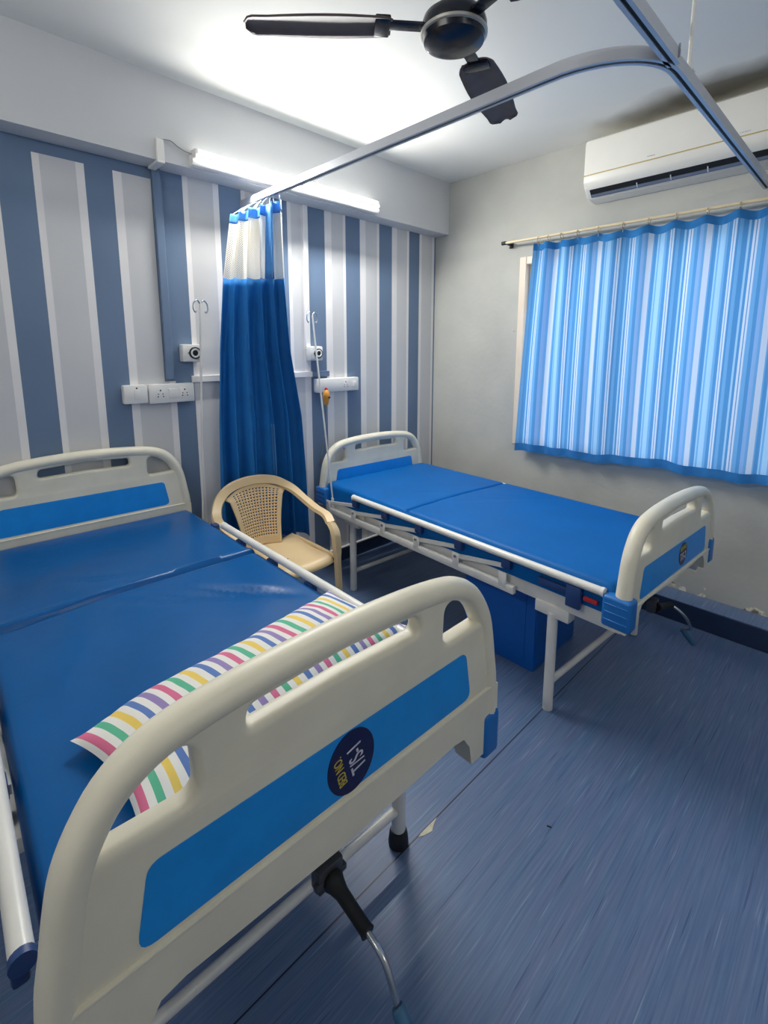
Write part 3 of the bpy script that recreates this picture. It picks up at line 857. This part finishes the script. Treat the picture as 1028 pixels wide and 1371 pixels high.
# ------------------------------------------------------------------ IV poles
def iv_pole(label, base, top, hookrot):
    b = Vector(base); t = Vector(top)
    p = thing('iv_pole', label, 'drip pole', base, 0, 'drip poles')
    d = t - b
    bm = new(); tube(bm, [(0, 0, 0), d], .0055, 12); obj('rod', bm, M['white_metal'], p)
    for s in (-1, 1):
        c, sn = math.cos(hookrot) * s, math.sin(hookrot) * s
        pts = [(0, 0, -.012), (c * .018, sn * .018, .008), (c * .04, sn * .04, -.006), (c * .044, sn * .044, -.035), (c * .034, sn * .034, -.052), (c * .026, sn * .026, -.046)]
        bm = new(); tube(bm, smooth_path([d + Vector(q) for q in pts], 5), .0036, 10); obj('hook', bm, M['steel'], p)
    bm = new(); tube(bm, [(0, 0, -.05), (0, 0, .03)], .012, 12); obj('socket', bm, M['white_metal'], p)
    return p
iv_pole('upright white drip pole at the near bed, beside the gathered curtain', (1.040, 2.500, .50), (1.099, 2.50, 1.738), R(15))
iv_pole('leaning white drip pole at the head corner of the bed by the window', (1.850, 2.395, .53), (1.776, 2.475, 1.712), R(10))

# orange hand switch hanging beside the leaning pole
hs = thing('hand_switch', 'small orange pear-shaped hand switch hanging beside the leaning drip pole', 'switch', (1.868, 2.47, 1.20))
bm = new(); lathe(bm, [(.0, -.05), (.012, -.048), (.016, -.03), (.022, -.005), (.023, .015), (.018, .035), (.010, .046), (.0, .05)], 20); obj('body', bm, M['orange'], hs)
bm = new(); lathe(bm, [(.0, -.006), (.006, -.005), (.0065, .0), (.0, .001)], 14, 'y', (.006, -.0215, .0)); obj('push_button', bm, M['dark'], hs)
bm = new(); lathe(bm, [(.009, .044), (.010, .056), (.006, .062), (0, .064)], 14); obj('cap', bm, M['red'], hs)
bm = new(); tube(bm, smooth_path([(0, 0, -.048), (.004, .01, -.10), (.010, .03, -.2), (.012, .07, -.34), (.012, .10, -.46)], 6), .004, 8); obj('cord', bm, M['grey_metal'], hs)

# ------------------------------------------------------------------ wall plates
def plate(name, label, cat, x0, x1, z0, z1, depth, group=None):
    t = thing(name, label, cat, ((x0 + x1) / 2, YW, (z0 + z1) / 2), 0, group)
    bm = new(); bx(bm, -(x1 - x0) / 2, (x1 - x0) / 2, -depth, 0, -(z1 - z0) / 2, (z1 - z0) / 2, .006); obj('box', bm, M['white_plastic'], t)
    return t
def socket_holes(t, x, depth, k=1.0):
    bm = new()
    for dx, dz, r in ((0, .017, .0042), (-.011, -.001, .003), (.011, -.001, .003), (-.013, -.014, .0034), (.013, -.014, .0034)):
        tube(bm, [(x + dx, -depth - .0012, dz), (x + dx, -depth + .001, dz)], r, 10)
    obj('pin_holes', bm, M['dark'], t)
    bm = new(); bx(bm, x - .024, x + .024, -depth - .001, -depth + .001, -.03, .03, .0008); obj('socket_face', bm, M['white_plastic'], t)
def rocker(t, x, depth, w=.026, h=.045):
    bm = new(); bx(bm, x - w / 2, x + w / 2, -depth - .006, -depth + .002, -h / 2, h / 2, .002); obj('rocker', bm, M['white_plastic'], t)
t = plate('light_switch', 'white single switch box left of the double socket plate', 'switch', .722, .832, 1.235, 1.326, .042)
rocker(t, .004, .042, .024, .044)
bm = new(); tube(bm, [(.004, -.044, .03), (.004, -.0415, .03)], .004, 10); obj('indicator', bm, M['dark'], t)
t = plate('socket_board', 'white wall board with two sockets above the near bed', 'socket', .838, 1.066, 1.228, 1.325, .042, 'socket boards')
socket_holes(t, -.06, .042); rocker(t, .005, .042, .05, .046); socket_holes(t, .062, .042)
t = plate('socket_board', 'white wall board with one socket above the bed by the window', 'socket', 1.862, 2.214, 1.222, 1.312, .045, 'socket boards')
socket_holes(t, .06, .045); rocker(t, .135, .045, .03, .036)
def outlet(label, x, z):
    t = thing('oxygen_outlet', label, 'gas outlet', (x, YW, z), 0, 'medical gas outlets')
    bm = new(); bx(bm, -.055, .045, -.052, 0, -.045, .045, .008); obj('box', bm, M['white_plastic'], t)
    cx = .008
    bm = new(); lathe(bm, [(.0, -.062), (.0, -.0615)], 8, 'y'); bm.free()
    bm = new(); lathe(bm, [(.031, -.052), (.031, -.058), (.027, -.060), (.024, -.058), (.024, -.052)], 28, 'y', (cx, 0, 0)); obj('dark_ring', bm, M['rubber'], t)
    bm = new(); lathe(bm, [(.024, -.052), (.024, -.060), (.019, -.062), (.015, -.060), (.015, -.052)], 28, 'y', (cx, 0, 0)); obj('white_collar', bm, M['white_plastic'], t)
    bm = new(); lathe(bm, [(0, -.058), (.012, -.058), (.0152, -.055), (.0152, -.050)], 24, 'y', (cx, 0, 0)); obj('valve', bm, M['dark'], t)
    bm = new()
    for s in (-1, 1): tube(bm, [(cx + s * .034, -.0535, 0), (cx + s * .034, -.051, 0)], .003, 8)
    obj('screws', bm, M['dark'], t)
    return t
outlet('round gas outlet box left of the gathered curtain', 1.068, 1.48)
outlet('round gas outlet box right of the gathered curtain, behind the leaning pole', 1.862, 1.474)

# ------------------------------------------------------------------ tube light
tl = thing('tube_light', 'lit white fluorescent tube on a batten across the beam', 'light', (1.684, YB, 2.40))
bm = new(); prism(bm, rounded([(0, -.03), (-.035, -.03), (-.045, -.01), (-.02, .018), (0, .018)], .004, 3), -.612, .605, 'x')
obj('batten', bm, M['white_plastic'], tl)
bm = new(); tube(bm, [(-.585, -.042, .030), (.585, -.042, .030)], .0125, 16); obj('tube', bm, M['tube'], tl)
for s in (-1, 1):
    bm = new(); box(bm, (s * .596, -.030, .022), (.018, .05, .04), .004); obj('lamp_holder', bm, M['white_plastic'], tl)
bm = new(); box(bm, (.10, -.055, .012), (.016, .012, .05), .002); obj('tube_clip', bm, M['white_plastic'], tl)
bm = new(); tube(bm, smooth_path([(-.745, -.012, .052), (-.70, -.010, .058), (-.665, -.010, .040), (-.63, -.012, .028), (-.60, -.018, .024)], 6), .0028, 8); obj('cable', bm, M['grey_metal'], tl)

# ------------------------------------------------------------------ ceiling fan
FX, FY = 1.262, 1.015
fan = thing('ceiling_fan', 'dark brown three-blade ceiling fan hanging from the ceiling', 'fan', (FX, FY, ZC - .022))
bm = new(); lathe(bm, [(.0, .022), (.06, .022), (.055, -.03), (.03, -.06), (.013, -.065), (.013, -.20), (.03, -.205), (.035, -.23), (.02, -.235)], 28); obj('down_rod', bm, M['fan_hub'], fan)
bm = new(); lathe(bm, [(.02, -.225), (.07, -.235), (.090, -.25), (.096, -.268), (.096, -.286), (.094, -.291)], 48); obj('motor', bm, M['fan_hub'], fan)
bm = new(); lathe(bm, [(.095, -.286), (.099, -.289), (.098, -.296), (.091, -.299)], 48); obj('trim_ring', bm, M['fan_trim'], fan)
bm = new(); lathe(bm, [(.093, -.295), (.089, -.312), (.066, -.322), (.03, -.326), (0, -.327)], 48); obj('bottom_cap', bm, M['fan_hub'], fan)
def blade_mesh(n_u=30, n_v=8):
    bm = new()
    r0, r1 = .185, .605
    def pt(u, v):
        r = r0 + (r1 - r0) * u
        w = .056 + .012 * math.sin(PI * min(1, u * 1.2))
        k = 1.0
        if u > .93: k = math.sqrt(max(.12, 1 - ((u - .93) / .07) ** 2 * .9))
        if u < .05: k = .78 + .22 * u / .05
        s = (v - .5) * 2
        y = s * w * k
        z = -.272 - .13 * y - .010 * s * s - .018 * u
        return Vector((r, y, z))
    grid(bm, pt, n_u, n_v)
    return bm
for k, a in enumerate((141, 18, 258)):
    m4 = Matrix.Rotation(R(a), 3, 'Z')
    bm = blade_mesh(); bmesh.ops.rotate(bm, verts=bm.verts, cent=(0, 0, 0), matrix=m4)
    bl = obj('blade', bm, M['fan'], fan, ang=60); solid(bl, .004)
    bm = new(); bx(bm, .07, .215, -.020, .020, -.280, -.272, .003); bx(bm, .19, .235, -.045, .045, -.286, -.274, .004)
    bmesh.ops.rotate(bm, verts=bm.verts, cent=(0, 0, 0), matrix=m4); obj('blade_arm', bm, M['fan_hub'], bl)

# ------------------------------------------------------------------ curtain tracks
ZT = 2.27
def track(name, label, pts, parent=None):
    t = thing(name, label, 'curtain rail', pts[0], 0, 'ceiling curtain rails')
    o = Vector(pts[0]); P = [Vector(p) - o for p in pts]
    bm = new(); w, h = .0155, .017
    sweep(bm, P, [(-w, 0), (-w, 2 * h), (w, 2 * h), (w, 0), (.005, 0), (.005, .006), (-.005, .006), (-.005, 0)], up=(0, 0, 1)); obj('channel', bm, M['alu'], t, ang=30)
    bm = new(); sweep(bm, P, [(-.005, .0045), (-.005, .0055), (.005, .0055), (.005, .0045)], up=(0, 0, 1)); obj('slot', bm, M['dark'], t)
    return t
arc = [(1.412, YW - .002, ZT), (1.415, 1.6, ZT), (1.42, 1.1, ZT), (1.421, .82, ZT)]
cx, cy, rr = 1.641, .762, .22
for k in range(1, 13):
    a = PI + (PI / 2) * k / 12
    arc.append((cx + rr * math.cos(a), .782 + .263 * math.sin(a), ZT))
arc += [(1.72, .5185, ZT), (1.95, .518, ZT), (XW, .516, ZT)]
t1 = track('curtain_rail', 'grey curtain rail running from the striped wall, curving past the fan to the window wall', arc)
t2 = track('curtain_rail', 'straight grey curtain rail ending where it meets the curved rail', [(XL, .512, ZT), (0, .512, ZT), (1.2, .512, ZT), (1.597, .512, ZT)])
bm = new(); tube(bm, [(1.738 - 1.412, .518 - YW, .033), (1.738 - 1.412, .518 - YW, ZC - ZT)], .0055, 10); obj('hanger_rod', bm, M['white_metal'], t1)
bm = new(); box(bm, (1.738 - 1.412, .518 - YW, .037), (.03, .03, .006), .002); obj('hanger_clip', bm, M['white_metal'], t1)
bm = new(); box(bm, (1.575 - XL, -.0175, .024), (.003, .005, .034)); obj('joint_pin', bm, M['grey_metal'], t2)

# ------------------------------------------------------------------ cubicle curtain
cc = thing('cubicle_curtain', 'gathered blue cubicle curtain with a white net top behind the beige armchair', 'curtain', (1.39, 2.45, 0))
lv = [(2.215, (1.292, 2.515, -.020), (1.432, 2.235, .030), .012), (1.865, (1.228, 2.51, 0), (1.462, 2.275, 0), .018), (1.50, (1.185, 2.515, 0), (1.53, 2.36, 0), .022),
      (1.12, (1.155, 2.52, 0), (1.622, 2.42, 0), .026), (.78, (1.142, 2.52, 0), (1.65, 2.44, 0), .030), (.36, (1.14, 2.52, 0), (1.665, 2.45, 0), .034)]
def cub(u, z):
    for a, b in zip(lv, lv[1:]):
        if z >= b[0]: break
    t = max(0, min(1, (a[0] - z) / (a[0] - b[0])))
    Lp = Vector(a[1]).lerp(Vector(b[1]), t); Rp = Vector(a[2]).lerp(Vector(b[2]), t); am = a[3] * (1 - t) + b[3] * t
    p = Lp.lerp(Rp, u); d = (Rp - Lp); d.z = 0; d.normalize(); n = Vector((d.y, -d.x, 0))
    ph = u * 2 * PI * 5.2 + .6 * math.sin(u * 7) + .25 * math.sin(z * 2)
    f = math.sin(ph) + .35 * math.sin(ph * 2.1 + z * 1.2) + .25 * math.sin(u * 40 + z)
    am *= 1.55
    p = p + n * am * f + d * am * .45 * math.cos(ph)
    return Vector((p.x - 1.39, min(p.y, YW - .03) - 2.45, z + p.z * (1 if z > 1.9 else 0)))
bm = new(); grid(bm, lambda u, v: cub(u, 2.215 - .05 * v), 140, 4); o = obj('header_tape', bm, M['cubicle_light'], cc, ang=70); solid(o, .002)
bm = new(); grid(bm, lambda u, v: cub(u, 2.168 - .305 * v), 140, 12); o = obj('net_panel', bm, M['net'], cc, ang=70)
bm = new(); grid(bm, lambda u, v: cub(u, 1.868 - 1.508 * v), 140, 40); o = obj('drape', bm, M['cubicle'], cc, ang=70); solid(o, .0018)
bm = new(); grid(bm, lambda u, v: cub(.70 + .14 * u, 2.2 - .335 * v) + Vector((-.010, -.022, 0)), 14, 10); o = obj('seam_strip', bm, M['cubicle_light'], cc, ang=70); solid(o, .002)
bm = new(); grid(bm, lambda u, v: cub(.60 + .035 * u, 1.08 - .30 * v) + Vector((-.004, -.012, 0)), 4, 14); o = obj('tie_tape', bm, M['strap'], cc, ang=70); solid(o, .002)
for k in range(9):
    p = cub(k / 8, 2.21)
    top = Vector((1.413 - 1.39, p.y if k > 3 else p.y * .6 - .01 * k, ZT + .002))
    bm = new(); tube(bm, [p, p.lerp(top, .5) + Vector((0, 0, .004)), top], .0022, 6)
    obj('runner', bm, M['white_plastic'], cc)

# ------------------------------------------------------------------ window curtain and its rod
RX = 2.985
rod = thing('curtain_rod', 'cream curtain rod on the window wall with a black end bracket', 'curtain rod', (RX, 1.925, 2.212))
bm = new(); tube(bm, [(0, 0, 0), (0, -2.35, -.015)], .0085, 14); obj('pole', bm, M['rod'], rod)
bm = new(); box(bm, (.035, -.012, 0), (.08, .012, .022), .002); box(bm, (.07, -.012, 0), (.008, .03, .05), .002); tube(bm, [(0, .018, 0), (0, -.012, 0)], .0125, 14); obj('bracket', bm, M['cap_black'], rod)
wc = thing('window_curtain', 'striped blue curtain drawn across the bright window', 'curtain', (RX, 1.70, 2.17))
ring_y = [1.670, 1.600, 1.515, 1.410, 1.285, 1.147, 1.012, .877, .735, .598, .46, .32, .18, .04, -.10, -.24, -.36]
CY1, CY0 = 1.700, -.38
def wcur(u, z_frac):
    # u 0 = left edge (large y), 1 = right edge
    ytop = CY1 + (CY0 - CY1) * u
    ybot = ytop + .078 * math.exp(-u / .07)
    y = ytop * (1 - z_frac) + ybot * z_frac
    # sag of the heading between rings
    sag = 0
    for a, b in zip(ring_y, ring_y[1:]):
        if b <= ytop <= a:
            k = (ytop - b) / (a - b); sag = math.sin(PI * k) * min(.016, (a - b) * .12)
    ztop = 2.172 - sag * 1.0 + .004
    zbot = .800 + .030 * min(1, u * 2.4) + .006 * math.sin(u * 21) + .004 * math.sin(u * 50)
    z = ztop * (1 - z_frac) + zbot * z_frac
    ph = u * 2 * PI * 15 + .8 * math.sin(u * 9)
    am = (.012 * (1 - .55 * z_frac) + .003)
    if u < .09: am *= 1.8
    x = RX - .004 + am * math.sin(ph) + .004 * math.sin(u * 60 + z * 2) + .010 * (1 - z_frac) * sag * 20 * .3 - .012 * math.sin(PI * z_frac) 
    return Vector((min(x, XW - .03) - RX, y - 1.70, z - 2.17))
bm = new(); grid(bm, lambda u, v: wcur(u, .03 + .935 * v), 320, 40); o = obj('fabric', bm, M['wcurtain'], wc, ang=80)
bm = new(); grid(bm, lambda u, v: wcur(u, .962 + .038 * v) + Vector((-.0015, 0, 0)), 320, 3); o = obj('hem', bm, M['hem'], wc, ang=80); o['label'] = 'darker blue hem'
bm = new(); grid(bm, lambda u, v: wcur(u, .031 * v) + Vector((-.0015, 0, 0)), 320, 3); o = obj('heading', bm, M['hem'], wc, ang=80)
for yy in ring_y:
    bm = new()
    pts = [(math.cos(2 * PI * k / 18) * .017, 0, math.sin(2 * PI * k / 18) * .017 - .012) for k in range(18)]
    tube(bm, [Vector(p) + Vector((0, yy - 1.70, 2.212 - 2.17 - (1.925 - yy) * .0064)) for p in pts], .0018, 8, closed=True, up=(0, 1, 0))
    tube(bm, [Vector((-.004, yy - 1.70, .014)), Vector((-.006, yy - 1.70, -.012))], .002, 8)
    obj('curtain_ring', bm, M['ring'], wc)

# ------------------------------------------------------------------ air conditioner
ac = thing('air_conditioner', 'white split air conditioner above the window curtain', 'air conditioner', (XW, .90, 2.36))
AY0, AY1 = -.475, .455          # local y
prof = [(0, 0), (0, .308), (-.150, .312), (-.168, .300), (-.172, .28), (-.172, .125), (-.170, .085), (-.158, .058), (-.142, .043), (-.112, .012), (-.085, .002)]
bm = new(); prism(bm, prof, AY0, AY1)
bm.free()
bm = new()
A = [bm.verts.new((x, AY0, z)) for x, z in prof]; B = [bm.verts.new((x, AY1, z)) for x, z in prof]
n = len(prof)
for k in range(n): bm.faces.new((A[k], A[(k + 1) % n], B[(k + 1) % n], B[k]))
bm.faces.new(A); bm.faces.new(list(reversed(B)))
bmesh.ops.recalc_face_normals(bm, faces=bm.faces)
es = [e for e in bm.edges if abs(e.verts[0].co.y - e.verts[1].co.y) < 1e-6]
bmesh.ops.bevel(bm, geom=es, offset=.010, segments=3, profile=.5, affect='EDGES')
obj('housing', bm, M['ac_white'], ac, ang=30)
bm = new(); bx(bm, -.1735, -.170, AY0 + .004, AY1 - .004, .116, .1215); obj('gold_line', bm, M['gold'], ac)
# dark outlet with vanes and the lower flap
d = Vector((-.142 + .112, 0, .043 - .012)).normalized(); nn = Vector((-d.z * -1, 0, d.x)) if False else Vector((d.z, 0, -d.x))
nn = Vector((-.7, 0, -.72)).normalized()
c0 = Vector((-.127, 0, .0275))
rotm = Matrix.Rotation(math.atan2(.031, -.030), 3, 'Y') if False else None
def slab(bm, y0, y1, a, b, off, th):
    dv = Vector((-.030, 0, .031)).normalized()
    P0 = c0 + dv * a + nn * off; P1 = c0 + dv * b + nn * off
    vs = []
    for y in (y0, y1):
        for p in (P0, P1, P1 + nn * th, P0 + nn * th): vs.append(bm.verts.new((p.x, y, p.z)))
    for f in ((0, 1, 2, 3), (7, 6, 5, 4), (0, 4, 5, 1), (1, 5, 6, 2), (2, 6, 7, 3), (3, 7, 4, 0)): bm.faces.new([vs[i] for i in f])
bm = new(); slab(bm, AY0 + .03, AY1 - .03, -.021, .026, -.002, .005); obj('air_outlet', bm, M['dark'], ac, False)
bm = new(); slab(bm, AY0 + .034, AY1 - .034, -.017, -.003, .0032, .004); obj('flap', bm, M['grey_metal'], ac, False)
for k in range(4):
    y = AY0 + .15 + k * .165
    bm = new(); slab(bm, y, y + .004, -.016, .010, .003, .006)
    obj('vane', bm, M['white_plastic'], ac, False)
bm = new()
for k, (dx, w) in enumerate(((0, .006), (.009, .005), (.016, .006), (.024, .004), (.030, .006))):
    bx(bm, -.1728, -.1715, .115 - dx - w, .115 - dx, .136, .1395)
for k, (dx, w) in enumerate(((0, .004), (.008, .007), (.018, .005), (.025, .008), (.036, .005))):
    bx(bm, -.1728, -.1715, -.285 - dx - w, -.285 - dx, .1345, .137)
obj('maker_marks', bm, M['grey_metal'], ac, False)

# ------------------------------------------------------------------ light
w = bpy.data.worlds.new('World'); S.world = w; w.use_nodes = True
nt = w.node_tree; bg = nt.nodes['Background']
sky = nt.nodes.new('ShaderNodeTexSky'); sky.sky_type = 'NISHITA'; sky.sun_disc = False
sky.sun_elevation = R(50); sky.sun_rotation = R(200)
nt.links.new(sky.outputs[0], bg.inputs['Color']); bg.inputs['Strength'].default_value = .15

def area(name, loc, rot, sx, sy, power, col):
    l = bpy.data.lights.new(name, 'AREA'); l.shape = 'RECTANGLE'; l.size = sx; l.size_y = sy; l.energy = power; l.color = col
    o = bpy.data.objects.new(name, l); C.objects.link(o); o.location = loc; o.rotation_euler = rot
    return o
# daylight outside the window
area('daylight', (XW + .55, (WY0 + WY1) / 2, 1.6), (0, R(90), 0), 1.7, 2.5, 26, (.92, .96, 1.0))

# unseen fill lights added to lift the brightness, on the walls behind the camera
area('fill_front_wall', (.9, YF + .06, 2.45), (R(100), 0, 0), 1.2, .10, 7, (1.0, .98, .91))
area('fill_left_wall', (XL + .06, 1.0, 2.45), (R(92), 0, R(-90)), 1.2, .10, 10, (1.0, .98, .91))
# output of the lit tube into the room and down the striped wall
area('tube_output_room', (1.684, YB - .062, 2.430), (R(-90), 0, 0), 1.16, .024, 10, (1.0, .985, .93))
area('tube_output_slant', (1.684, YB - .062, 2.426), (R(-48), 0, 0), 1.16, .024, 13, (1.0, .985, .94))
area('tube_output_down', (1.684, YB - .058, 2.420), (0, 0, 0), 1.16, .024, 14, (1.0, .985, .94))

# ------------------------------------------------------------------ camera
f, cx_, cy_ = 650.915, 517.26, 573.81
yaw, pit, rol = R(45.826), R(-9.247), R(.0718)
fw = Vector((math.cos(yaw) * math.cos(pit), math.sin(yaw) * math.cos(pit), math.sin(pit)))
rt = Vector((math.sin(yaw), -math.cos(yaw), 0)); up = rt.cross(fw)
r2 = rt * math.cos(rol) + up * math.sin(rol); u2 = -rt * math.sin(rol) + up * math.cos(rol)
cam = bpy.data.cameras.new('Camera'); co = bpy.data.objects.new('Camera', cam); C.objects.link(co)
mw = Matrix((r2, u2, -fw)).transposed().to_4x4(); mw.translation = (0, 0, 1.5); co.matrix_world = mw
cam.sensor_fit = 'VERTICAL'; cam.sensor_height = 36.0; cam.lens = f / 1371 * 36.0
cam.shift_x = -(cx_ - 514) / 1371; cam.shift_y = (cy_ - 685.5) / 1371
cam.clip_start = .02
S.camera = co

S.view_settings.view_transform = 'Standard'; S.view_settings.look = 'None'
S.view_settings.exposure = 0.45; S.view_settings.gamma = 1.0; S.view_settings.use_curve_mapping = False
S.cycles.max_bounces = 10; S.cycles.diffuse_bounces = 6; S.cycles.transparent_max_bounces = 12
S.cycles.caustics_reflective = False; S.cycles.caustics_refractive = False
S.cycles.sample_clamp_indirect = 6.0
